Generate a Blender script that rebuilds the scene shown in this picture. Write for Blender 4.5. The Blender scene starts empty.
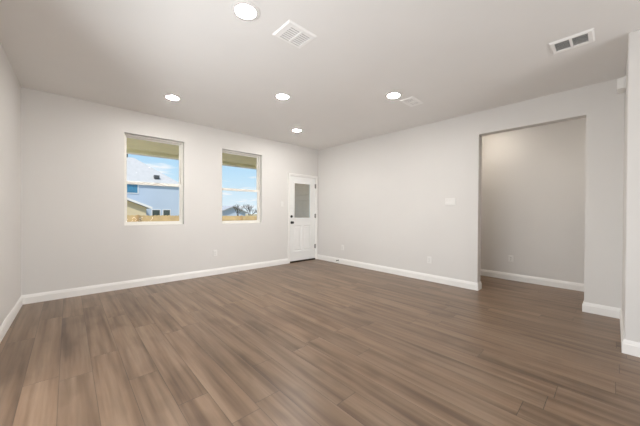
import bpy, bmesh, math, random
from mathutils import Vector, Matrix

C = bpy.context.scene.collection
SC = bpy.context.scene
PI = math.pi

# ------------------------------------------------------------------ camera
F_PX, YAW, PITCH, ROLL, CAM_H = 271.926, 0.8237861, -0.0063206, 0.0062976, 1.2007
XR, YB, XL, LA = 4.6111, 5.0636, -0.4340, -0.0206548     # right wall, back wall, left wall, left wall's turn
CH = 2.74                                                # ceiling height
fw = Vector((math.cos(YAW)*math.cos(PITCH), math.sin(YAW)*math.cos(PITCH), math.sin(PITCH)))
rt = Vector((math.sin(YAW), -math.cos(YAW), 0.0))
up = rt.cross(fw)
rt2 = rt*math.cos(ROLL) + up*math.sin(ROLL)
up2 = up*math.cos(ROLL) - rt*math.sin(ROLL)
cam_d = bpy.data.cameras.new('camera')
cam_d.sensor_width = 36.0
cam_d.sensor_fit = 'HORIZONTAL'
cam_d.lens = 36.0*F_PX/640.0
cam_d.clip_start = 0.02
cam_d.clip_end = 500
cam = bpy.data.objects.new('camera', cam_d)
C.objects.link(cam)
m = Matrix((rt2, up2, -fw)).transposed().to_4x4()
m.translation = Vector((0, 0, CAM_H))
cam.matrix_world = m
SC.camera = cam

# ------------------------------------------------------------------ light and exposure
LAMP = 275.0          # recessed lamp lens radiance
LAMP_FILL = 38.0  # lens radiance of the lamps added behind the camera
HALL_LAMP = 110.0
FILL_REAR = 145.0     # added fill light outside the made-up doors behind the camera
FILL_LEFT = 74.0     # added fill light outside the made-up side door left of the camera
SKY = 1.0
SUN = 5.0
SC.view_settings.view_transform = 'Standard'
SC.view_settings.look = 'None'
SC.view_settings.gamma = 1.0
SC.view_settings.use_curve_mapping = False
SC.view_settings.exposure = 0.0
SC.cycles.max_bounces = 14
SC.cycles.diffuse_bounces = 8
SC.cycles.glossy_bounces = 4
SC.cycles.transparent_max_bounces = 16
SC.cycles.sample_clamp_indirect = 6.0
SC.cycles.use_denoising = True

world = bpy.data.worlds.new('sky')
SC.world = world
world.use_nodes = True
wn, wl = world.node_tree.nodes, world.node_tree.links
wn.clear()
w_out = wn.new('ShaderNodeOutputWorld')
w_bg = wn.new('ShaderNodeBackground')
w_bg.inputs['Strength'].default_value = SKY
w_tc = wn.new('ShaderNodeTexCoord')
w_sep = wn.new('ShaderNodeSeparateXYZ')
wl.new(w_tc.outputs['Generated'], w_sep.inputs[0])
w_ramp = wn.new('ShaderNodeValToRGB')
cr = w_ramp.color_ramp
cr.elements[0].position = 0.0
cr.elements[0].color = (0.80, 0.92, 1.0, 1)
cr.elements[1].position = 0.6
cr.elements[1].color = (0.12, 0.34, 0.80, 1)
e = cr.elements.new(0.10); e.color = (0.60, 0.83, 1.0, 1)
e = cr.elements.new(0.24); e.color = (0.36, 0.68, 1.0, 1)
wl.new(w_sep.outputs['Z'], w_ramp.inputs[0])
w_add = wn.new('ShaderNodeMath'); w_add.operation = 'ADD'; w_add.inputs[1].default_value = 0.12
w_abs = wn.new('ShaderNodeMath'); w_abs.operation = 'ABSOLUTE'
wl.new(w_sep.outputs['Z'], w_abs.inputs[0]); wl.new(w_abs.outputs[0], w_add.inputs[0])
w_div = wn.new('ShaderNodeVectorMath'); w_div.operation = 'DIVIDE'
w_cmb = wn.new('ShaderNodeCombineXYZ')
for i in range(3):
    wl.new(w_add.outputs[0], w_cmb.inputs[i])
wl.new(w_tc.outputs['Generated'], w_div.inputs[0]); wl.new(w_cmb.outputs[0], w_div.inputs[1])
w_noise = wn.new('ShaderNodeTexNoise')
w_noise.inputs['Scale'].default_value = 1.9
w_noise.inputs['Detail'].default_value = 7
w_noise.inputs['Roughness'].default_value = 0.55
wl.new(w_div.outputs[0], w_noise.inputs['Vector'])
w_cr = wn.new('ShaderNodeValToRGB')
w_cr.color_ramp.elements[0].position = 0.54
w_cr.color_ramp.elements[1].position = 0.70
wl.new(w_noise.outputs['Fac'], w_cr.inputs[0])
w_mix = wn.new('ShaderNodeMixRGB')
w_mix.inputs[2].default_value = (0.98, 1.0, 1.04, 1)
wl.new(w_cr.outputs[0], w_mix.inputs[0]); wl.new(w_ramp.outputs[0], w_mix.inputs[1])
wl.new(w_mix.outputs[0], w_bg.inputs['Color'])
wl.new(w_bg.outputs[0], w_out.inputs['Surface'])

sun_d = bpy.data.lights.new('sun', 'SUN')
sun_d.energy = SUN
sun_d.angle = 0.01
sun_d.color = (1.0, 0.95, 0.86)
sun = bpy.data.objects.new('sun', sun_d)
C.objects.link(sun)
sun.rotation_euler = Vector((0.50, 0.42, -0.95)).to_track_quat('-Z', 'Y').to_euler()

rear_fill_d = bpy.data.lights.new('added_rear_fill', 'AREA')  # added area light, out of view, brightens the room from behind
rear_fill_d.shape = 'RECTANGLE'
rear_fill_d.size = 3.3; rear_fill_d.size_y = 0.9
rear_fill_d.energy = FILL_REAR
rear_fill_d.color = (0.97, 0.98, 1.0)
rear_fill = bpy.data.objects.new('added_rear_fill', rear_fill_d)
C.objects.link(rear_fill)
rear_fill.location = (1.5, -4.95, 0.45)
rear_fill.rotation_euler = (PI/2 + 0.5, 0, 0)

left_fill_d = bpy.data.lights.new('added_left_fill', 'AREA')  # added area light, out of view, brightens right wall and ceiling
left_fill_d.shape = 'RECTANGLE'
left_fill_d.size = 2.1; left_fill_d.size_y = 1.0
left_fill_d.energy = FILL_LEFT
left_fill_d.color = (0.97, 0.98, 1.0)
left_fill = bpy.data.objects.new('added_left_fill', left_fill_d)
C.objects.link(left_fill)
left_fill.location = (-0.84, 1.60, 0.60)
left_fill.rotation_euler = (PI/2 + 0.5, 0, -PI/2)

# ------------------------------------------------------------------ materials
def mat(name, col, rough=0.5, spec=0.5, metal=0.0, emit=None, bump=None, vary=None):
    mm = bpy.data.materials.new(name)
    mm.use_nodes = True
    nt = mm.node_tree
    b = nt.nodes['Principled BSDF']
    b.inputs['Base Color'].default_value = (*col, 1)
    b.inputs['Roughness'].default_value = rough
    b.inputs['Specular IOR Level'].default_value = spec
    b.inputs['Metallic'].default_value = metal
    tc = nt.nodes.new('ShaderNodeTexCoord')
    if vary:
        amt, sc = vary
        n = nt.nodes.new('ShaderNodeTexNoise')
        n.inputs['Scale'].default_value = sc
        n.inputs['Detail'].default_value = 4
        nt.links.new(tc.outputs['Object'], n.inputs['Vector'])
        r = nt.nodes.new('ShaderNodeValToRGB')
        r.color_ramp.elements[0].position = 0.3
        r.color_ramp.elements[1].position = 0.7
        r.color_ramp.elements[0].color = (*[c*(1-amt) for c in col], 1)
        r.color_ramp.elements[1].color = (*[min(1, c*(1+amt)) for c in col], 1)
        nt.links.new(n.outputs['Fac'], r.inputs[0])
        nt.links.new(r.outputs[0], b.inputs['Base Color'])
    if bump:
        st, sc = bump
        n = nt.nodes.new('ShaderNodeTexNoise')
        n.inputs['Scale'].default_value = sc
        n.inputs['Detail'].default_value = 3
        nt.links.new(tc.outputs['Object'], n.inputs['Vector'])
        bp = nt.nodes.new('ShaderNodeBump')
        bp.inputs['Strength'].default_value = st
        bp.inputs['Distance'].default_value = 0.002
        nt.links.new(n.outputs['Fac'], bp.inputs['Height'])
        nt.links.new(bp.outputs[0], b.inputs['Normal'])
    if emit:
        b.inputs['Emission Color'].default_value = (*emit[0], 1)
        b.inputs['Emission Strength'].default_value = emit[1]
    return mm

M = {}
M['wall'] = mat('wall_paint', (0.70, 0.685, 0.665), 0.55, 0.3, bump=(0.12, 160), vary=(0.01, 1.5))
M['ceiling'] = mat('ceiling_paint', (0.81, 0.80, 0.785), 0.7, 0.2, bump=(0.2, 120), vary=(0.01, 2))
M['trim'] = mat('white_trim_paint', (0.86, 0.85, 0.83), 0.35, 0.4, vary=(0.01, 3))
M['door'] = mat('white_door_paint', (0.83, 0.83, 0.82), 0.35, 0.4, vary=(0.01, 3))
M['vinyl'] = mat('white_vinyl', (0.82, 0.80, 0.75), 0.4, 0.4, vary=(0.01, 4))
M['plastic'] = mat('white_plastic', (0.77, 0.76, 0.74), 0.35, 0.5, vary=(0.01, 8))
M['slot'] = mat('dark_slot', (0.05, 0.05, 0.05), 0.6, vary=(0.05, 8))
M['black'] = mat('matte_black_metal', (0.018, 0.017, 0.016), 0.4, 0.5, 0.3, vary=(0.1, 10))
M['bronze'] = mat('dark_bronze', (0.045, 0.037, 0.03), 0.4, 0.5, 0.6, vary=(0.1, 10))
M['vent'] = mat('white_vent_metal', (0.90, 0.895, 0.885), 0.4, 0.4, vary=(0.01, 5))
M['duct'] = mat('duct_shade_grey', (0.12, 0.12, 0.115), 0.7, vary=(0.1, 5))
M['lens'] = mat('lamp_lens', (0.9, 0.9, 0.9), 0.4, emit=((1.0, 0.965, 0.915), LAMP))
M['lens_fill'] = mat('lamp_lens_fill', (0.9, 0.9, 0.9), 0.4, emit=((1.0, 0.96, 0.90), LAMP_FILL))
M['lens_hall'] = mat('lamp_lens_hall', (0.9, 0.9, 0.9), 0.4, emit=((1.0, 0.90, 0.78), HALL_LAMP))
M['soffit'] = mat('olive_tan_soffit', (0.86, 0.74, 0.43), 0.7, 0.2, vary=(0.05, 3))
M['cream'] = mat('cream_board', (0.93, 0.86, 0.58), 0.6, 0.2, vary=(0.03, 3))
M['siding'] = mat('grey_beige_siding', (0.86, 0.77, 0.68), 0.6, 0.2, vary=(0.03, 6))
M['concrete'] = mat('patio_concrete', (0.62, 0.60, 0.56), 0.8, 0.2, vary=(0.08, 4))
M['ground'] = mat('dry_grass', (0.40, 0.34, 0.20), 0.9, 0.1, vary=(0.25, 0.6))
M['fence'] = mat('cedar_fence', (0.62, 0.45, 0.23), 0.75, 0.2, vary=(0.15, 2.2))
M['fence_post'] = mat('cedar_post', (0.50, 0.33, 0.16), 0.75, 0.2, vary=(0.15, 3))
M['nb_wall'] = mat('pale_blue_siding', (0.50, 0.58, 0.68), 0.6, 0.2, vary=(0.02, 0.5))
M['nb_tan'] = mat('tan_stucco', (0.66, 0.56, 0.38), 0.7, 0.2, vary=(0.04, 0.8))
M['nb_roof'] = mat('pale_shingles', (0.48, 0.475, 0.46), 0.85, 0.1, vary=(0.06, 3))
M['nb_white'] = mat('white_fascia', (0.80, 0.79, 0.77), 0.6, 0.2, vary=(0.02, 2))
M['nb_frame'] = mat('dark_window_frame', (0.08, 0.08, 0.08), 0.5, vary=(0.05, 3))
M['teal'] = mat('painted_sky_glass', (0.05, 0.22, 0.36), 0.08, 0.8, vary=(0.3, 1.2))  # blue-green base colour has the sky's reflection painted in
M['darkglass'] = mat('dark_window_glass', (0.07, 0.09, 0.08), 0.1, 0.6, vary=(0.2, 1.2))
M['grey_roof'] = mat('grey_shingles', (0.40, 0.41, 0.43), 0.85, 0.1, vary=(0.1, 2))
M['bark'] = mat('bare_bark', (0.11, 0.10, 0.09), 0.9, 0.1, vary=(0.2, 3))
M['steel'] = mat('brushed_steel', (0.5, 0.5, 0.5), 0.35, 0.5, 0.9, vary=(0.05, 10))

def glass():
    mm = bpy.data.materials.new('window_glass')
    mm.use_nodes = True
    nt = mm.node_tree
    nt.nodes.clear()
    o = nt.nodes.new('ShaderNodeOutputMaterial')
    t = nt.nodes.new('ShaderNodeBsdfTransparent')
    t.inputs[0].default_value = (0.985, 0.985, 0.98, 1)
    g = nt.nodes.new('ShaderNodeBsdfGlossy')
    g.inputs['Roughness'].default_value = 0.02
    fr = nt.nodes.new('ShaderNodeFresnel')
    fr.inputs[0].default_value = 1.10
    mx = nt.nodes.new('ShaderNodeMixShader')
    nt.links.new(fr.outputs[0], mx.inputs[0])
    nt.links.new(t.outputs[0], mx.inputs[1])
    nt.links.new(g.outputs[0], mx.inputs[2])
    nt.links.new(mx.outputs[0], o.inputs[0])
    return mm
M['glass'] = glass()

def plank_floor():
    mm = bpy.data.materials.new('oak_vinyl_planks')
    mm.use_nodes = True
    nt = mm.node_tree
    N, L = nt.nodes, nt.links
    b = N['Principled BSDF']
    tc = N.new('ShaderNodeTexCoord')
    sep = N.new('ShaderNodeSeparateXYZ')
    L.new(tc.outputs['Object'], sep.inputs[0])
    def math_(op, a, bb=None):
        n = N.new('ShaderNodeMath'); n.operation = op
        for i, v in enumerate((a, bb)):
            if v is None: continue
            if isinstance(v, (int, float)): n.inputs[i].default_value = v
            else: L.new(v, n.inputs[i])
        return n.outputs[0]
    W, LEN = 0.181, 1.50
    u = math_('DIVIDE', math_('ADD', sep.outputs['X'], 0.047), W)
    row = math_('FLOOR', u)
    fu = math_('SUBTRACT', u, row)
    wn1 = N.new('ShaderNodeTexWhiteNoise'); wn1.noise_dimensions = '1D'
    L.new(row, wn1.inputs['W'])
    v = math_('ADD', math_('DIVIDE', sep.outputs['Y'], LEN), math_('MULTIPLY', wn1.outputs['Value'], 7.3))
    col = math_('FLOOR', v)
    fv = math_('SUBTRACT', v, col)
    cmb = N.new('ShaderNodeCombineXYZ')
    L.new(row, cmb.inputs[0]); L.new(col, cmb.inputs[1])
    wn2 = N.new('ShaderNodeTexWhiteNoise'); wn2.noise_dimensions = '2D'
    L.new(cmb.outputs[0], wn2.inputs['Vector'])
    # grain coordinates, shifted for every plank
    cg = N.new('ShaderNodeCombineXYZ')
    L.new(math_('MULTIPLY', sep.outputs['X'], 1.0), cg.inputs[0])
    L.new(math_('MULTIPLY', sep.outputs['Y'], 0.05), cg.inputs[1])
    L.new(math_('MULTIPLY', wn2.outputs['Value'], 37.0), cg.inputs[2])
    def noise(scale, detail, rough, dist=0.0):
        n = N.new('ShaderNodeTexNoise')
        n.inputs['Scale'].default_value = scale
        n.inputs['Detail'].default_value = detail
        n.inputs['Roughness'].default_value = rough
        n.inputs['Distortion'].default_value = dist
        L.new(cg.outputs[0], n.inputs['Vector'])
        return n.outputs['Fac']
    broad = noise(15.0, 2, 0.5, 0.0)
    fine = noise(75.0, 4, 0.6, 0.0)
    def ramp(fac, pts):
        r = N.new('ShaderNodeValToRGB')
        c = r.color_ramp
        c.elements[0].position, c.elements[0].color = pts[0][0], (*pts[0][1], 1)
        c.elements[1].position, c.elements[1].color = pts[-1][0], (*pts[-1][1], 1)
        for p, q in pts[1:-1]:
            e = c.elements.new(p); e.color = (*q, 1)
        L.new(fac, r.inputs[0])
        return r.outputs[0]
    def mix(mode, fac, a, bb):
        n = N.new('ShaderNodeMixRGB'); n.blend_type = mode
        if isinstance(fac, (int, float)): n.inputs[0].default_value = fac
        else: L.new(fac, n.inputs[0])
        for i, q in ((1, a), (2, bb)):
            if isinstance(q, tuple): n.inputs[i].default_value = (*q, 1)
            else: L.new(q, n.inputs[i])
        return n.outputs[0]
    base = ramp(broad, [(0.28, PL_D), (0.46, PL_M), (0.72, PL_L)])
    tone = ramp(wn2.outputs['Value'], [(0.0, (0.88, 0.88, 0.88)), (0.5, (1, 1, 1)), (1.0, (1.07, 1.06, 1.05))])
    base = mix('MULTIPLY', 1.0, base, tone)
    streak = noise(26.0, 2, 0.5, 0.0)
    st = ramp(streak, [(0.30, (0.80, 0.78, 0.76)), (0.50, (1.0, 1.0, 1.0)), (0.72, (1.07, 1.07, 1.07))])
    base = mix('MULTIPLY', 1.0, base, st)
    grain = ramp(fine, [(0.20, (0.86, 0.85, 0.84)), (0.80, (1.10, 1.10, 1.10))])
    base = mix('MULTIPLY', 0.9, base, grain)
    kn = N.new('ShaderNodeTexNoise'); kn.inputs['Scale'].default_value = 3.2; kn.inputs['Detail'].default_value = 2
    ck = N.new('ShaderNodeCombineXYZ')
    L.new(math_('MULTIPLY', sep.outputs['X'], 1.5), ck.inputs[0]); L.new(math_('MULTIPLY', sep.outputs['Y'], 0.7), ck.inputs[1])
    L.new(math_('MULTIPLY', wn2.outputs['Value'], 19.0), ck.inputs[2])
    L.new(ck.outputs[0], kn.inputs['Vector'])
    kr = ramp(kn.outputs['Fac'], [(0.30, (0.74, 0.71, 0.68)), (0.46, (1.0, 1.0, 1.0))])
    base = mix('MULTIPLY', 0.9, base, kr)
    # seams
    su = math_('MINIMUM', fu, math_('SUBTRACT', 1.0, fu))
    sv = math_('MINIMUM', fv, math_('SUBTRACT', 1.0, fv))
    s1 = math_('LESS_THAN', su, 0.0105)
    s2 = math_('LESS_THAN', sv, 0.0016)
    seam = math_('MAXIMUM', s1, s2)
    base = mix('MIX', math_('MULTIPLY', seam, 0.58), base, (0.045, 0.032, 0.024))
    L.new(base, b.inputs['Base Color'])
    b.inputs['Roughness'].default_value = 0.34
    b.inputs['Specular IOR Level'].default_value = 0.5
    bp = N.new('ShaderNodeBump')
    bp.inputs['Strength'].default_value = 0.25
    bp.inputs['Distance'].default_value = 0.0012
    hh = math_('SUBTRACT', math_('MULTIPLY', fine, 0.05), math_('MULTIPLY', seam, 1.0))
    L.new(hh, bp.inputs['Height'])
    L.new(bp.outputs[0], b.inputs['Normal'])
    return mm
PL_D, PL_M, PL_L = (0.120, 0.073, 0.044), (0.188, 0.121, 0.076), (0.246, 0.169, 0.112)
M['planks'] = plank_floor()

# ------------------------------------------------------------------ helpers
def obj(name, bm, material, parent=None, smooth=False, bevel=0.0, seg=2):
    me = bpy.data.meshes.new(name)
    bm.normal_update()
    bm.to_mesh(me)
    bm.free()
    if smooth:
        for p in me.polygons: p.use_smooth = True
    o = bpy.data.objects.new(name, me)
    me.materials.append(material)
    C.objects.link(o)
    if parent: o.parent = parent
    if bevel:
        md = o.modifiers.new('bevel', 'BEVEL')
        md.width = bevel; md.segments = seg; md.limit_method = 'ANGLE'
    return o

def box(bm, x0, x1, y0, y1, z0, z1):
    vs = [bm.verts.new((x, y, z)) for z in (z0, z1) for y in (y0, y1) for x in (x0, x1)]
    for f in ((0, 2, 3, 1), (4, 5, 7, 6), (0, 1, 5, 4), (2, 6, 7, 3), (0, 4, 6, 2), (1, 3, 7, 5)):
        bm.faces.new([vs[i] for i in f])
    return vs

def boxes(*args):
    bm = bmesh.new()
    for a in args: box(bm, *a)
    return bm

def prism(bm, pts, vec):
    """closed polygon pts (3D) swept along vec"""
    vec = Vector(vec)
    a = [bm.verts.new(Vector(p)) for p in pts]
    b = [bm.verts.new(Vector(p) + vec) for p in pts]
    bm.faces.new(a[::-1]); bm.faces.new(b)
    n = len(pts)
    for i in range(n):
        bm.faces.new((a[i], a[(i+1) % n], b[(i+1) % n], b[i]))
    bmesh.ops.recalc_face_normals(bm, faces=bm.faces)

def lathe(bm, prof, seg=40, mtx=None, cap=True):
    """prof: list of (radius, z)"""
    rings = []
    for r, z in prof:
        ring = []
        for k in range(seg):
            a = 2*PI*k/seg
            v = Vector((r*math.cos(a), r*math.sin(a), z))
            ring.append(bm.verts.new(mtx @ v if mtx else v))
        rings.append(ring)
    for i in range(len(rings)-1):
        for k in range(seg):
            bm.faces.new((rings[i][k], rings[i][(k+1) % seg], rings[i+1][(k+1) % seg], rings[i+1][k]))
    if cap:
        bm.faces.new(rings[0][::-1]); bm.faces.new(rings[-1])
    bmesh.ops.recalc_face_normals(bm, faces=bm.faces)

def tube(bm, a, b, r0, r1, seg=8):
    a, b = Vector(a), Vector(b)
    q = (b-a).to_track_quat('Z', 'Y').to_matrix().to_4x4()
    q.translation = a
    lathe(bm, [(r0, 0), (r1, (b-a).length)], seg, q)

def wall_x(bm, x0, x1, y0, y1, z0, z1, holes):
    """wall running along x with rectangular holes (hx0,hx1,hz0,hz1)"""
    xs = sorted({x0, x1, *[h[0] for h in holes], *[h[1] for h in holes]})
    zs = sorted({z0, z1, *[h[2] for h in holes], *[h[3] for h in holes]})
    def solid(i, j):
        if i < 0 or j < 0 or i >= len(xs)-1 or j >= len(zs)-1: return False
        cx, cz = (xs[i]+xs[i+1])/2, (zs[j]+zs[j+1])/2
        return not any(h[0] < cx < h[1] and h[2] < cz < h[3] for h in holes)
    def q(*p): bm.faces.new([bm.verts.new(v) for v in p])
    for i in range(len(xs)-1):
        for j in range(len(zs)-1):
            if not solid(i, j): continue
            a, b, c, d = xs[i], xs[i+1], zs[j], zs[j+1]
            q((a, y0, c), (b, y0, c), (b, y0, d), (a, y0, d))
            q((a, y1, c), (a, y1, d), (b, y1, d), (b, y1, c))
            if not solid(i-1, j): q((a, y0, c), (a, y0, d), (a, y1, d), (a, y1, c))
            if not solid(i+1, j): q((b, y0, c), (b, y1, c), (b, y1, d), (b, y0, d))
            if not solid(i, j-1): q((a, y0, c), (a, y1, c), (b, y1, c), (b, y0, c))
            if not solid(i, j+1): q((a, y0, d), (b, y0, d), (b, y1, d), (a, y1, d))
    bmesh.ops.remove_doubles(bm, verts=bm.verts, dist=1e-5)
    bmesh.ops.recalc_face_normals(bm, faces=bm.faces)

def structure(o):
    o['kind'] = 'structure'
    return o

def tag(o, label, cat, group=None):
    o['label'] = label; o['category'] = cat
    if group: o['group'] = group
    return o

def empty(name, loc=(0, 0, 0), rot=(0, 0, 0), parent=None):
    o = bpy.data.objects.new(name, None)
    o.location = loc; o.rotation_euler = rot
    o.empty_display_size = 0.1
    C.objects.link(o)
    if parent: o.parent = parent
    return o

def copy_thing(src, loc, rot=None):
    r = src.copy(); C.objects.link(r)
    r.location = loc
    if rot is not None: r.rotation_euler = rot
    def rec(a, b):
        for ch in a.children:
            c = ch.copy(); C.objects.link(c); c.parent = b
            rec(ch, c)
    rec(src, r)
    return r

# ------------------------------------------------------------------ the room shell
REAR = -4.70                 # wall behind the camera
XN, YN = 3.508, -0.072       # near corner of the wall that steps in on the right
XH = 5.785                   # far wall of the passage beyond the opening
T = 0.14
def xleft(y): return XL + math.sin(LA)*(YB - y)/math.cos(LA)

structure(obj('floor', boxes((-1.0, 6.2, -5.0, YB + 0.10, -0.12, 0.0)), M['planks']))
structure(obj('ceiling', boxes((-1.0, 6.2, -5.0, YB + 0.19, CH, CH + 0.16)), M['ceiling']))

W1 = (0.627, 1.476, 0.962, 2.386)
W2 = (2.146, 3.010, 0.950, 2.380)
D1 = (3.728, 4.552, 0.0, 2.030)
bm = bmesh.new()
wall_x(bm, xleft(YB) - T, XR + T, YB, YB + 0.19, 0.0, CH, [W1, W2, D1])
structure(obj('wall_back', bm, M['wall']))

def to_left(bm):
    # built along x (0 at the back corner, towards the viewer), room side at y = 0
    a = math.pi*1.5 + LA
    ux, uy = Vector((math.sin(LA), -math.cos(LA))), Vector((-math.cos(LA), -math.sin(LA)))
    bmesh.ops.transform(bm, matrix=Matrix(((ux.x, uy.x, 0, XL), (ux.y, uy.y, 0, YB), (0, 0, 1, 0), (0, 0, 0, 1))), verts=bm.verts)
    bmesh.ops.recalc_face_normals(bm, faces=bm.faces)
    return bm
W3 = (YB - 2.75, YB - 0.45, 0.06, 2.20)   # unseen glazed side door, added to let fill light in
bm = bmesh.new()
wall_x(bm, 0.0, YB - REAR, 0.0, T, 0.0, CH, [W3])
structure(obj('wall_left', to_left(bm), M['wall']))

OP = (0.236, 1.412, 2.392)    # opening in the right wall: y0, y1, top
def bullet(bm, pts, z0, z1): prism(bm, [(x, y, z0) for x, y in pts], (0, 0, z1 - z0))
bm = bmesh.new()
wall_x(bm, YN, YB, 0.0, -T, 0.0, CH, [(OP[0], OP[1], 0.0, OP[2])])
bmesh.ops.transform(bm, matrix=Matrix(((0, -1, 0, XR), (1, 0, 0, 0), (0, 0, 1, 0), (0, 0, 0, 1))), verts=bm.verts)
bmesh.ops.recalc_face_normals(bm, faces=bm.faces)
structure(obj('wall_right', bm, M['wall']))

structure(obj('wall_return', boxes((XN, XR + T, YN - T, YN, 0, CH)), M['wall'], bevel=0.008, seg=3))
structure(obj('wall_near', boxes((XN, XN + T, REAR, YN - T, 0, CH)), M['wall']))
structure(obj('wall_passage', boxes((XH, XH + T, -1.2, 3.4, 0, CH)), M['wall']))
structure(obj('wall_passage_far', boxes((XR + T, XH, 3.4, 3.4 + T, 0, CH)), M['wall']))
structure(obj('wall_passage_near', boxes((XR + T, XH, -1.2 - T, -1.2, 0, CH)), M['wall']))
structure(obj('wall_passage_side', boxes((XR, XR + T, -1.2, YN - T, 0, CH)), M['wall']))
bm = bmesh.new()
wall_x(bm, -0.9, XN + T, REAR - T, REAR, 0.0, CH, [(-0.25, 3.25, 0.0, 2.36)])
structure(obj('wall_rear', bm, M['wall']))

# baseboards: a moulded profile swept along each wall
def base_profile(h=0.118, t=0.0145):
    return [(0, 0), (t, 0), (t, h*0.70), (t*0.80, h*0.76), (t*0.72, h*0.84), (t*0.45, h*0.93), (t*0.30, h), (0, h)]
def baseboard(name, runs):
    """runs: list of (start, end, normal, flush0, flush1); mitred ends reach along the wall by the profile depth"""
    bm = bmesh.new()
    for a, b, n, e0, e1 in runs:
        a, b, n = Vector((*a, 0)), Vector((*b, 0)), Vector((*n, 0)).normalized()
        d = (b - a).normalized()
        pr = base_profile()
        A = [bm.verts.new(a + n*p + Vector((0, 0, z)) + d*(-p*e0)) for p, z in pr]
        B = [bm.verts.new(b + n*p + Vector((0, 0, z)) + d*(p*e1)) for p, z in pr]
        bm.faces.new(A); bm.faces.new(B[::-1])
        k = len(pr)
        for i in range(k):
            bm.faces.new((A[i], B[i], B[(i+1) % k], A[(i+1) % k]))
    bmesh.ops.recalc_face_normals(bm, faces=bm.faces)
    return structure(obj(name, bm, M['trim']))
# e = +1 outside mitre (longer outwards), -1 inside mitre
dl = Vector((math.sin(LA), -math.cos(LA)))
nl = (math.cos(LA), math.sin(LA))
baseboard('baseboard_back', [((xleft(YB), YB), (3.690, YB), (0, -1), -1, 0)])
baseboard('baseboard_left', [((xleft(YB), YB), (xleft(REAR), REAR), nl, -1, -1)])
baseboard('baseboard_right', [((XR, YB), (XR, OP[1]), (-1, 0), -1, 1), ((XR, OP[1]), (XR + T, OP[1]), (0, -1), 1, 1)])
baseboard('baseboard_pier', [((XR, OP[0]), (XR, YN), (-1, 0), 1, -1), ((XR, OP[0]), (XR + T, OP[0]), (0, 1), 1, 1)])
baseboard('baseboard_return', [((XR, YN), (XN, YN), (0, 1), -1, 1)])
baseboard('baseboard_near', [((XN, YN), (XN, REAR), (-1, 0), 1, -1)])
baseboard('baseboard_passage', [((XH, 3.4), (XH, -1.2), (-1, 0), -1, -1)])

# ------------------------------------------------------------------ windows
def window(name, r):
    x0, x1, z0, z1 = r
    root = structure(empty(name, ((x0 + x1)/2, YB + 0.13, z0)))
    def part(n, bm, m, parent=None, bevel=0.003):
        bmesh.ops.translate(bm, verts=bm.verts, vec=-Vector(root.location))
        return obj(n, bm, m, parent or root, bevel=bevel)
    yf0, yf1 = YB + 0.085, YB + 0.165
    f = 0.025
    part('frame', boxes((x0, x0 + f, yf0, yf1, z0, z1), (x1 - f, x1, yf0, yf1, z0, z1),
                        (x0 + f, x1 - f, yf0, yf1, z1 - f, z1), (x0 + f, x1 - f, yf0, yf1, z0, z0 + f)), M['vinyl'])
    zm = z0 + (z1 - z0)*0.462
    s = 0.021
    a, b = x0 + f, x1 - f
    def sash(n, za, zb, ya, yb, low, high):
        o = part(n, boxes((a, a + s, ya, yb, za, zb), (b - s, b, ya, yb, za, zb),
                          (a + s, b - s, ya, yb, zb - high, zb), (a + s, b - s, ya, yb, za, za + low)), M['vinyl'])
        part('pane', boxes((a + s, b - s, (ya + yb)/2 - 0.002, (ya + yb)/2 + 0.002, za + low, zb - high)), M['glass'], o, 0)
        return o
    sash('upper_sash', zm - 0.01, z1 - f, yf0 + 0.045, yf0 + 0.070, 0.03, 0.022)
    lo = sash('lower_sash', z0 + f, zm + 0.035, yf0 + 0.012, yf0 + 0.040, 0.028, 0.045)
    part('latch', boxes(((a + b)/2 - 0.03, (a + b)/2 + 0.03, yf0 + 0.002, yf0 + 0.012, zm + 0.012, zm + 0.026)), M['vinyl'], lo, 0.002)
    return root
window('window_1', W1)
window('window_2', W2)

w3 = structure(empty('added_side_door'))  # made-up side door, out of view, frames the left fill light
o3 = obj('frame', to_left(boxes((W3[0], W3[0] + 0.04, 0.05, 0.11, W3[2], W3[3]), (W3[1] - 0.04, W3[1], 0.05, 0.11, W3[2], W3[3]),
     (W3[0] + 0.04, W3[1] - 0.04, 0.05, 0.11, W3[3] - 0.04, W3[3]), (W3[0] + 0.04, W3[1] - 0.04, 0.05, 0.11, W3[2], W3[2] + 0.04),
     ((W3[0] + W3[1])/2 - 0.03, (W3[0] + W3[1])/2 + 0.03, 0.05, 0.11, W3[2] + 0.04, W3[3] - 0.04))), M['vinyl'], w3)
obj('pane', to_left(boxes((W3[0] + 0.04, W3[1] - 0.04, 0.078, 0.082, W3[2] + 0.04, W3[3] - 0.04))), M['glass'], w3)

# ------------------------------------------------------------------ patio door with half lite
root = structure(empty('door_1', (4.14, YB, 0)))
def dpart(n, bm, m, parent=None, bevel=0.002, smooth=False):
    bmesh.ops.translate(bm, verts=bm.verts, vec=-Vector(root.location))
    return obj(n, bm, m, parent or root, bevel=bevel, smooth=smooth)
sx0, sx1, sz0, sz1 = 3.746, 4.534, 0.034, 2.012
yd0, yd1 = YB + 0.012, YB + 0.056
gx0, gx1, gz0, gz1 = 3.862, 4.372, 1.030, 1.866
def ring_boxes(x0, x1, z0, z1, w, y0, y1):
    return [(x0, x0 + w, y0, y1, z0, z1), (x1 - w, x1, y0, y1, z0, z1), (x0 + w, x1 - w, y0, y1, z1 - w, z1), (x0 + w, x1 - w, y0, y1, z0, z0 + w)]
bm = bmesh.new()
p1 = (3.872, 4.100, 0.250, 0.860); p2 = (4.170, 4.398, 0.250, 0.860)
wall_x(bm, sx0, sx1, yd0, yd1, sz0, sz1, [(gx0, gx1, gz0, gz1), p1, p2])
slab = dpart('slab', bm, M['door'], bevel=0)
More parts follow.
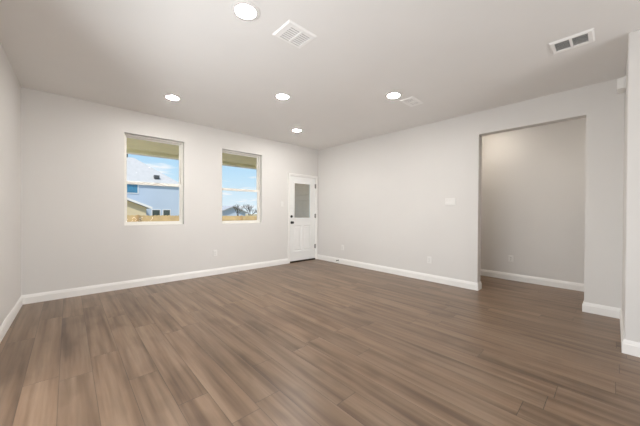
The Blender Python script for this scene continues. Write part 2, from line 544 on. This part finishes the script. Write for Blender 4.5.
for p in (p1, p2):
    # embossed panel: sloping border and raised field
    bm = bmesh.new()
    x0, x1, z0, z1 = p
    def rect(i, y): return [bm.verts.new(v) for v in ((x0 + i, y, z0 + i), (x1 - i, y, z0 + i), (x1 - i, y, z1 - i), (x0 + i, y, z1 - i))]
    rings = [rect(0, yd0), rect(0.012, yd0 + 0.011), rect(0.028, yd0 + 0.011), rect(0.05, yd0 + 0.002)]
    for r0, r1 in zip(rings, rings[1:]):
        for k in range(4): bm.faces.new((r0[k], r0[(k+1) % 4], r1[(k+1) % 4], r1[k]))
    bm.faces.new(rings[-1])
    back = rect(0, yd1); bm.faces.new(back[::-1])
    for k in range(4): bm.faces.new((rings[0][k], back[k], back[(k+1) % 4], rings[0][(k+1) % 4]))
    bmesh.ops.recalc_face_normals(bm, faces=bm.faces)
    dpart('panel', bm, M['door'], slab, 0)
lite = dpart('lite_frame', boxes(*ring_boxes(gx0 - 0.022, gx1 + 0.022, gz0 - 0.022, gz1 + 0.022, 0.036, YB - 0.003, yd0 + 0.0005)), M['door'], slab, 0.004)
dpart('pane', boxes((gx0, gx1, yd0 + 0.016, yd0 + 0.022, gz0, gz1)), M['glass'], lite, 0)
def lathe_y(bm, prof, x, y, z, seg=28):
    mt = Matrix.Rotation(PI/2, 4, 'X'); mt.translation = (x, y, z)
    lathe(bm, prof, seg, mt)
bm = bmesh.new(); lathe_y(bm, [(0.031, 0), (0.031, 0.006), (0.027, 0.014), (0.024, 0.016)], 3.800, yd0, 1.076)
db = dpart('deadbolt', bm, M['black'], None, 0)
dpart('thumb_turn', boxes((3.795, 3.805, yd0 - 0.036, yd0 - 0.0155, 1.060, 1.092)), M['black'], db, 0.002)
bm = bmesh.new(); lathe_y(bm, [(0.032, 0), (0.032, 0.005), (0.026, 0.012), (0.013, 0.014), (0.012, 0.030), (0.022, 0.036), (0.0285, 0.046), (0.029, 0.056), (0.024, 0.066), (0.010, 0.070)], 3.803, yd0, 0.936)
o = dpart('knob', bm, M['black'], None, 0, True)
for hz in (1.823, 1.085, 0.330):
    bm = boxes((4.536, 4.548, YB - 0.006, YB + 0.006, hz - 0.05, hz + 0.05), (4.516, 4.536, yd0 - 0.003, yd0 + 0.0005, hz - 0.05, hz + 0.05))
    tube(bm, (4.539, YB - 0.006, hz - 0.055), (4.539, YB - 0.006, hz + 0.055), 0.007, 0.007, 10)
    dpart('hinge', bm, M['bronze'], None, 0)
dpart('threshold', boxes((3.728, 4.552, YB - 0.004, YB + 0.17, 0.0, 0.030)), M['bronze'], None, 0.004)
dpart('jamb', boxes((3.728, 3.745, YB, YB + 0.17, 0.03, 2.03), (4.535, 4.552, YB, YB + 0.17, 0.03, 2.03), (3.745, 4.535, YB, YB + 0.17, 2.013, 2.03)), M['trim'], None, 0)
def casing(x0, x1, zt, w=0.057):
    bm = bmesh.new()
    pr = [(0, 0), (0, 0.017), (0.012, 0.019), (0.030, 0.014), (0.048, 0.011), (0.053, 0.008), (w, 0.006), (w, 0)]   # (inwards from outer edge, depth)
    pts = []
    rows = []
    for px, d in pr:
        y = YB - d
        rows.append([bm.verts.new(v) for v in ((x0 + px, y, 0), (x0 + px, y, zt - px), (x1 - px, y, zt - px), (x1 - px, y, 0))])
    k = len(pr)
    for i in range(k):
        r0, r1 = rows[i], rows[(i+1) % k]
        for j in range(3): bm.faces.new((r0[j], r0[j+1], r1[j+1], r1[j]))
    bm.faces.new([r[0] for r in rows]); bm.faces.new([r[3] for r in rows][::-1])
    bmesh.ops.recalc_face_normals(bm, faces=bm.faces)
    return bm
dpart('casing', casing(3.690, 4.592, 2.072), M['trim'], None, 0)

# unseen glazed doors added behind the camera to let fill light in
root2 = structure(empty('added_rear_doors', (1.5, REAR, 0)))
def rpart(n, bm, m, parent=None):
    bmesh.ops.translate(bm, verts=bm.verts, vec=-Vector(root2.location))
    return obj(n, bm, m, parent or root2, bevel=0.003)
rpart('frame', boxes(*ring_boxes(-0.25, 3.25, 0.0, 2.36, 0.05, REAR - 0.12, REAR - 0.02)), M['vinyl'])
for k in range(3):
    a = -0.20 + k*3.4/3; b = a + 3.4/3
    s = rpart('sash', boxes(*ring_boxes(a, b, 0.05, 2.31, 0.06, REAR - 0.10, REAR - 0.05)), M['vinyl'])
    rpart('pane', boxes((a + 0.06, b - 0.06, REAR - 0.077, REAR - 0.072, 0.11, 2.25)), M['glass'], s)

# ------------------------------------------------------------------ recessed ceiling lamps
def recessed_lamp(lens_mat):
    r = empty('recessed_light', (0, 0, CH))
    bm = bmesh.new()
    lathe(bm, [(0.077, -0.0005), (0.111, -0.0005), (0.111, -0.002), (0.106, -0.0045), (0.084, -0.0085), (0.077, -0.0085)], 48, None, False)
    rings = len(bm.verts)//48
    bm.verts.ensure_lookup_table()
    for k in range(48):
        bm.faces.new((bm.verts[k], bm.verts[(k+1) % 48], bm.verts[(rings-1)*48 + (k+1) % 48], bm.verts[(rings-1)*48 + k]))
    bmesh.ops.recalc_face_normals(bm, faces=bm.faces)
    obj('trim_ring', bm, M['plastic'], r, True)
    bm = bmesh.new()
    lathe(bm, [(0.0765, -0.001), (0.0765, -0.0070), (0.072, -0.0090), (0.060, -0.0110), (0.040, -0.0125), (0.010, -0.0130)], 40)
    obj('lens', bm, lens_mat, r, True)
    return r
lamps = [((1.003, 1.940), 'round recessed ceiling light shining beside the square louvred vent, largest of the lights'),
         ((1.042, 4.095), 'recessed ceiling light above the left window near the left wall'),
         ((2.109, 3.032), 'recessed ceiling light in the middle of the ceiling between the other four'),
         ((3.191, 4.107), 'small distant recessed ceiling light nearest the white door'),
         ((3.155, 1.991), 'recessed ceiling light right beside the small flat ceiling vent')]
L0 = recessed_lamp(M['lens'])
for i, ((x, y), lab) in enumerate(lamps):
    o = L0 if i == 0 else copy_thing(L0, (x, y, CH))
    o.location = (x, y, CH)
    tag(o, lab, 'ceiling light', 'recessed ceiling lights')
LR = recessed_lamp(M['lens_fill'])
for i, (x, y) in enumerate([(2.1, -0.9), (0.3, -0.9), (0.3, -3.2), (2.1, -3.2)]):  # lamps added out of view to brighten the room
    o = LR if i == 0 else copy_thing(LR, (x, y, CH))
    o.location = (x, y, CH)
    tag(o, 'unseen ceiling light added behind the viewer to brighten the room', 'ceiling light', 'added lights behind the viewer')
LH = recessed_lamp(M['lens_hall'])
for i, (x, y) in enumerate([(5.25, 1.50), (5.25, -0.65), (5.25, 2.95)]):  # first lamp read from the wall glow; other two added to even it
    o = LH if i == 0 else copy_thing(LH, (x, y, CH))
    o.location = (x, y, CH)
    tag(o, 'unseen ceiling light in the passage beyond the wall opening, two of three added', 'ceiling light', 'recessed passage lights')

# ------------------------------------------------------------------ ceiling vents
def vent(x0, x1, y0, y1, frame, banks, slat_dir, slat_pitch, tilt, div, lever=None, plate=0.006):
    """register on the ceiling; banks split along x or y (div) and slats running along slat_dir"""
    cx, cy = (x0 + x1)/2, (y0 + y1)/2
    r = empty('ceiling_vent', (cx, cy, CH))
    hx, hy = (x1 - x0)/2, (y1 - y0)/2
    fx0, fx1, fy0, fy1 = frame
    ix0, ix1, iy0, iy1 = -hx + fx0, hx - fx1, -hy + fy0, hy - fy1
    bm = bmesh.new()
    # flange with sloping outer edge
    def rr(a, b, c, d, z): return [bm.verts.new(v) for v in ((a, c, z), (b, c, z), (b, d, z), (a, d, z))]
    R = [rr(-hx, hx, -hy, hy, -0.0005), rr(-hx, hx, -hy, hy, -0.003), rr(-hx + 0.012, hx - 0.012, -hy + 0.012, hy - 0.012, -plate - 0.004),
         rr(ix0, ix1, iy0, iy1, -plate - 0.004), rr(ix0, ix1, iy0, iy1, -0.0005)]
    for a, b in zip(R, R[1:] + R[:1]):
        for k in range(4): bm.faces.new((a[k], a[(k+1) % 4], b[(k+1) % 4], b[k]))
    bmesh.ops.recalc_face_normals(bm, faces=bm.faces)
    obj('frame', bm, M['vent'], r)
    obj('duct_shade_sheet', boxes((ix0, ix1, iy0, iy1, -0.0015, -0.0005)), M['duct'], r)  # flat dark sheet painted for the shade inside the duct
    dw = 0.009
    if div == 'x':
        mids = [(ix0 + (ix1 - ix0)*k/banks) for k in range(1, banks)]
        obj('divider', boxes(*[(q - dw, q + dw, iy0, iy1, -plate - 0.0055, -0.0015) for q in mids]), M['vent'], r)
    else:
        mids = [(iy0 + (iy1 - iy0)*k/banks) for k in range(1, banks)]
        obj('divider', boxes(*[(ix0, ix1, q - dw, q + dw, -plate - 0.0055, -0.0015) for q in mids]), M['vent'], r)
    lim = [ix0 if div == 'x' else iy0] + mids + [ix1 if div == 'x' else iy1]
    zc = -plate*0.5 - 0.0035
    w = plate*0.62 + 0.002
    for bnk in range(banks):
        a, b = lim[bnk], lim[bnk+1]
        if bnk > 0: a += dw
        if bnk < banks - 1: b -= dw
        if div == 'x': bx = (a, b, iy0, iy1)
        else: bx = (ix0, ix1, a, b)
        span0, span1 = (bx[2], bx[3]) if slat_dir == 'x' else (bx[0], bx[1])
        n = max(2, int(round((span1 - span0)/slat_pitch)))
        for k in range(n):
            c = span0 + (k + 0.5)*(span1 - span0)/n
            bm = bmesh.new()
            ca, sa = math.cos(tilt)*w, math.sin(tilt)*w
            t = 0.0007
            pts = [(c - ca, zc - sa - t), (c + ca, zc + sa - t), (c + ca, zc + sa + t), (c - ca, zc - sa + t)]
            if slat_dir == 'x': prism(bm, [(bx[0], p, z) for p, z in pts], (bx[1] - bx[0], 0, 0))
            else: prism(bm, [(p, bx[2], z) for p, z in pts], (0, bx[3] - bx[2], 0))
            obj('slat', bm, M['vent'], r)
    if lever:
        obj('lever', boxes(lever), M['duct'], r)
    return r
v = vent(1.302, 1.606, 1.783, 2.031, (0.055, 0.035, 0.035, 0.035), 2, 'x', 0.0270, -0.30, 'x', plate=0.009)
tag(v, 'square white ceiling vent with two banks of louvres beside the largest ceiling light', 'vent', 'ceiling vents')
v = vent(3.362, 3.680, 1.832, 2.030, (0.045, 0.045, 0.035, 0.045), 2, 'x', 0.0200, -0.30, 'x', plate=0.0065)
tag(v, 'small flat white ceiling vent just right of a ceiling light', 'vent', 'ceiling vents')
v = vent(3.204, 3.446, 0.124, 0.415, (0.032, 0.040, 0.040, 0.034), 2, 'y', 0.0150, 0.50, 'y', plate=0.010)
tag(v, 'white ceiling vent with dark open louvres near the right wall', 'vent', 'ceiling vents')

# ------------------------------------------------------------------ switches, outlets, door chime, door stop
def plate_bm(w, h, t=0.006):
    bm = bmesh.new()
    def rr(i, y): return [bm.verts.new(v) for v in ((-w/2 + i, y, -h/2 + i), (w/2 - i, y, -h/2 + i), (w/2 - i, y, h/2 - i), (-w/2 + i, y, h/2 - i))]
    R = [rr(0, -0.0003), rr(0, -t*0.5), rr(0.004, -t)]
    for a, b in zip(R, R[1:]):
        for k in range(4): bm.faces.new((a[k], a[(k+1) % 4], b[(k+1) % 4], b[k]))
    bm.faces.new(R[-1]); bm.faces.new(R[0][::-1])
    bmesh.ops.recalc_face_normals(bm, faces=bm.faces)
    return bm
def outlet():
    r = empty('wall_outlet')
    obj('cover_plate', plate_bm(0.072, 0.116), M['plastic'], r)
    for s in (-1, 1):
        zc = s*0.0195
        bm = bmesh.new()
        pts = []
        for k in range(24):
            a = 2*PI*k/24
            pts.append((max(-0.0165, min(0.0165, 0.0185*math.cos(a))), -0.006, zc + max(-0.0142, min(0.0142, 0.0165*math.sin(a)))))
        prism(bm, pts, (0, -0.0022, 0))
        rc = obj('receptacle', bm, M['plastic'], r)
        obj('slots', boxes((-0.0078, -0.0052, -0.0086, -0.0080, zc - 0.002, zc + 0.008), (0.0052, 0.0078, -0.0086, -0.0080, zc - 0.001, zc + 0.008),
                           (-0.0025, 0.0025, -0.0086, -0.0080, zc - 0.0105, zc - 0.006)), M['slot'], rc)
    bm = bmesh.new(); lathe_y(bm, [(0.003, 0), (0.003, 0.0012)], 0, -0.0058, 0, 12)
    obj('screw', bm, M['steel'], r)
    return r
def switch(gangs):
    r = empty('light_switch')
    w = 0.072 + 0.046*(gangs - 1)
    obj('cover_plate', plate_bm(w, 0.116), M['plastic'], r)
    for g in range(gangs):
        x = (g - (gangs - 1)/2)*0.046
        bm = bmesh.new()
        prism(bm, [(x - 0.0165, -0.006, -0.033), (x - 0.0165, -0.0105, -0.033), (x - 0.0165, -0.0072, 0.0), (x - 0.0165, -0.0085, 0.033), (x - 0.0165, -0.006, 0.033)], (0.033, 0, 0))
        obj('rocker', bm, M['plastic'], r)
    return r
RW = (0, 0, -PI/2)            # onto the right wall: faces -x
o0 = outlet(); o0.location = (2.017, YB, 0.405)
tag(o0, 'white wall outlet low on the back wall under the right window', 'outlet', 'wall outlets')
tag(copy_thing(o0, (XR, 2.171, 0.365), RW), 'white wall outlet low on the right wall, nearer to the opening', 'outlet', 'wall outlets')
tag(copy_thing(o0, (XR, 4.207, 0.372), RW), 'white wall outlet low on the right wall near the door corner', 'outlet', 'wall outlets')
tag(copy_thing(o0, (XH, 1.235, 0.378), RW), 'white wall outlet on the passage wall seen through the opening', 'outlet', 'wall outlets')
s0 = switch(1); s0.location = (3.524, YB, 1.357)
tag(s0, 'single white light switch on the back wall beside the white door', 'light switch', 'light switches')
s1 = switch(3); s1.location = (XR, 1.828, 1.372); s1.rotation_euler = RW
tag(s1, 'wide white triple light switch on the right wall left of the opening', 'light switch', 'light switches')

ch = empty('door_chime', (4.15, YN, 2.505))
tag(ch, 'small white door chime box high on the wall return at far right', 'door chime')
obj('back_plate', boxes((-0.09, 0.09, 0.0002, 0.008, -0.056, 0.056)), M['plastic'], ch, bevel=0.001)
obj('cover', boxes((-0.087, 0.087, 0.008, 0.061, -0.053, 0.053)), M['plastic'], ch, bevel=0.004)

bm = bmesh.new()
ds = empty('door_stop', (XR - 0.0146, 4.327, 0.066))
tag(ds, 'dark spring door stop screwed to the right wall baseboard', 'door stop')
mt = Matrix.Rotation(-PI/2, 4, 'Y')
lathe(bm, [(0.013, 0), (0.013, 0.004), (0.007, 0.007)], 20, mt)
obj('mount', bm, M['bronze'], ds)
bm = bmesh.new()
prof = [(0.0065 + 0.0015*(k % 2), 0.007 + 0.0022*k) for k in range(24)]
lathe(bm, prof, 16, mt)
obj('spring', bm, M['bronze'], ds)
bm = bmesh.new()
lathe(bm, [(0.009, 0.058), (0.010, 0.060), (0.010, 0.069), (0.007, 0.072)], 20, mt)
obj('tip', bm, M['black'], ds)

# ------------------------------------------------------------------ outside: covered patio and yard
GZ = -0.90
structure(obj('yard_ground', boxes((-70, 120, 11.5, 160, GZ - 0.3, GZ), (-70, 120, -60, -8.4, GZ - 0.3, GZ)), M['ground']))
structure(obj('patio_slab', boxes((-3, 7.0, YB + 0.19, 11.5, GZ, -0.03)), M['concrete']))  # unseen outer part added so sunlight bounces up to the soffit
structure(obj('rear_patio_slab', boxes((-3, 7.0, -8.4, -5.0, GZ, -0.03)), M['concrete']))
structure(obj('patio_soffit', boxes((-0.9, 5.1, YB + 0.19, 7.86, 2.66, 2.74)), M['soffit']))
structure(obj('roof', boxes((-3, 7.2, -8.4, YB + 0.19, 2.92, 3.05), (-0.9, 7.2, YB + 0.19, 8.06, 2.92, 3.05)), M['grey_roof']))  # unseen; rear and left overhangs added to keep direct sun out
structure(obj('patio_beam', boxes((-0.9, 5.1, 7.86, 8.02, 2.585, 2.92)), M['cream'], bevel=0.004))
structure(obj('patio_gutter', boxes((-0.9, 5.1, 8.02, 8.10, 2.575, 2.70)), M['siding'], bevel=0.01))
bm = bmesh.new()
z = -0.03
while z < 2.62:
    zt = min(z + 0.155, 2.655)
    prism(bm, [(5.0, YB + 0.19, z), (4.965, YB + 0.19, z), (4.975, YB + 0.19, zt - 0.022), (5.0, YB + 0.19, zt - 0.022)], (0, 2.67, 0))
    z += 0.155
box(bm, 5.0, 5.1, YB + 0.19, YB + 2.86, -0.03, 2.655)
structure(obj('wall_patio', bm, M['siding']))

# fence along the yard
fy = 14.0
fe = empty('wooden_fence', (4, fy, GZ))
tag(fe, 'tan cedar board fence running across the yard outside both windows', 'fence')
rng = random.Random(4)
bm = bmesh.new()
x = -8.0
while x < 18.0:
    w = 0.139
    top = 0.985 - (x - 1.76)*0.011 + rng.uniform(-0.008, 0.008)
    prism(bm, [(x - 4, 0, 0.05), (x - 4 + w, 0, 0.05), (x - 4 + w, 0, top - GZ - 0.03), (x - 4 + w - 0.03, 0, top - GZ), (x - 4 + 0.03, 0, top - GZ), (x - 4, 0, top - GZ - 0.03)], (0, 0.018, 0))
    x += 0.144
obj('boards', bm, M['fence'], fe)
for zz in (0.3, 0.95, 1.6):
    obj('rail', boxes((-12, 14, -0.04, 0, zz, zz + 0.085)), M['fence'], fe)
x = -7.4
while x < 18.0:
    top = 0.985 - (x - 1.76)*0.011
    obj('post', boxes((x - 4 - 0.045, x - 4 + 0.045, -0.13, -0.04, 0, top - GZ + 0.02)), M['fence_post'], fe, bevel=0.006)
    x += 2.4

# two-storey neighbour house with low wing
hy = 34.0
hs = empty('neighbour_house', (2.0, hy, GZ))
tag(hs, 'pale blue two storey house with pale roof and low tan wing seen through left window', 'house')
def hp(n, bm, m, parent=None, bevel=0):
    bmesh.ops.translate(bm, verts=bm.verts, vec=-Vector(hs.location))
    return obj(n, bm, m, parent or hs, bevel=bevel)
ez = 4.15
hw = hp('wall', boxes((-8.0, 9.35, hy, 44.0, GZ, ez)), M['nb_wall'])
bm = bmesh.new()
v = [bm.verts.new(p) for p in ((-8.4, hy - 0.12, ez), (9.75, hy - 0.12, ez), (9.75, 44.4, ez), (-8.4, 44.4, ez), (-4.4, 39, 7.45), (5.76, 39, 7.45))]
for f in ((0, 1, 5, 4), (1, 2, 5), (2, 3, 4, 5), (3, 0, 4), (3, 2, 1, 0)): bm.faces.new([v[i] for i in f])
bmesh.ops.recalc_face_normals(bm, faces=bm.faces)
rf = hp('roof', bm, M['nb_roof'])
hp('fascia', boxes((-8.45, 9.8, hy - 0.18, hy - 0.12, ez - 0.20, ez + 0.06)), M['nb_white'])
bm = boxes((7.0, 7.5, 34.55, 35.0, 4.75, 5.10))
hp('roof_vent', bm, M['nb_frame'], rf)
bm = bmesh.new()
tube(bm, (5.1, 39, 7.3), (5.1, 39, 8.5), 0.07, 0.07)
hp('roof_pipe', bm, M['nb_frame'], rf)
bm = bmesh.new()
tube(bm, (4.35, 39, 7.3), (4.35, 39, 7.95), 0.07, 0.07)
hp('roof_pipe', bm, M['nb_frame'], rf)
def hwin(x0, x1, z0, z1, g):
    fr = hp('window', boxes(*ring_boxes(x0, x1, z0, z1, 0.07, hy - 0.05, hy - 0.001)), M['nb_white'])
    hp('pane', boxes((x0 + 0.07, x1 - 0.07, hy - 0.03, hy - 0.001, z0 + 0.07, z1 - 0.07)), g, fr)
hwin(4.30, 5.42, 2.93, 3.93, M['teal'])
hwin(6.62, 7.48, -0.1, 1.30, M['darkglass'])
hwin(7.68, 8.48, -0.1, 1.30, M['darkglass'])
# low gabled wing in front
wy = 31.0
wing = hp('wing', boxes((-0.8, 5.60, wy, hy, GZ, 1.45)), M['nb_tan'])
bm = bmesh.new()
prism(bm, [(-0.8, wy, 1.45), (5.6, wy, 1.45), (2.4, wy, 2.80)], (0, 3.0, 0))
hp('gable', bm, M['nb_tan'], wing)
bm = bmesh.new()
prism(bm, [(2.4, wy - 0.3, 2.86), (6.0, wy - 0.3, 1.36), (6.0, wy - 0.3, 1.50), (2.4, wy - 0.3, 3.0), (-1.2, wy - 0.3, 1.50), (-1.2, wy - 0.3, 1.36)], (0, 3.3, 0))
hp('wing_roof', bm, M['nb_roof'], wing)
bm = bmesh.new()
prism(bm, [(2.4, wy - 0.34, 2.82), (6.05, wy - 0.34, 1.30), (6.05, wy - 0.34, 1.52), (2.4, wy - 0.34, 3.04), (-1.25, wy - 0.34, 1.52), (-1.25, wy - 0.34, 1.30)], (0, 0.04, 0))
hp('wing_fascia', bm, M['nb_white'], wing)

# distant grey-roofed house seen in the right window
gh = empty('distant_house', (20.8, 45, GZ))
tag(gh, 'distant grey roofed house beyond the fence seen through right window', 'house')
def gp(n, bm, m, parent=None):
    bmesh.ops.translate(bm, verts=bm.verts, vec=-Vector(gh.location))
    return obj(n, bm, m, parent or gh)
gp('wall', boxes((18.6, 23.4, 45, 52, GZ, 0.9)), M['nb_wall'])
bm = bmesh.new()
prism(bm, [(18.6, 45, 0.9), (23.4, 45, 0.9), (21.0, 45, 1.85)], (0, 7, 0))
gp('gable', bm, M['nb_wall'])
bm = bmesh.new()
prism(bm, [(18.2, 44.6, 0.74), (21.0, 44.6, 1.86), (23.8, 44.6, 0.74), (23.8, 44.6, 0.92), (21.0, 44.6, 2.04), (18.2, 44.6, 0.92)], (0, 7.8, 0))
gp('roof', bm, M['grey_roof'])

# bare winter trees
def tree(name, x, y, h, seed, label, spread=0.55):
    rg = random.Random(seed)
    bm = bmesh.new()
    def grow(p, d, ln, r, depth):
        q = p + d*ln
        tube(bm, p, q, r, r*0.68, 6 if depth < 2 else 4)
        if depth >= 5: return
        for k in range(3 if depth < 4 else 2):
            nd = (d + Vector((rg.uniform(-1, 1), rg.uniform(-1, 1), rg.uniform(-0.25, 0.6)))*spread*1.3).normalized()
            grow(q, nd, ln*rg.uniform(0.6, 0.85), r*0.62, depth + 1)
    grow(Vector((0, 0, 0)), Vector((0, 0, 1)), h*0.28, h*0.022, 0)
    o = obj(name, bm, M['bark'])
    o.location = (x, y, GZ)
    return tag(o, label, 'tree', 'bare trees beyond the fence')
TREES = [(19.6, 40.0, 3.5, 3, 'thin bare tree rising in front of the distant grey roof'),
         (25.2, 47.0, 4.2, 7, 'dark bare tree just right of the distant grey roof, tallest of them'),
         (28.4, 48.0, 3.0, 11, 'low bare tree at the right end of the row in the right window'),
         (27.2, 50.0, 3.4, 15, 'bare tree in the middle of the row in the right window')]
for x, y, h, sd, lab in TREES:
    tree('bare_tree', x, y, h, sd, lab)
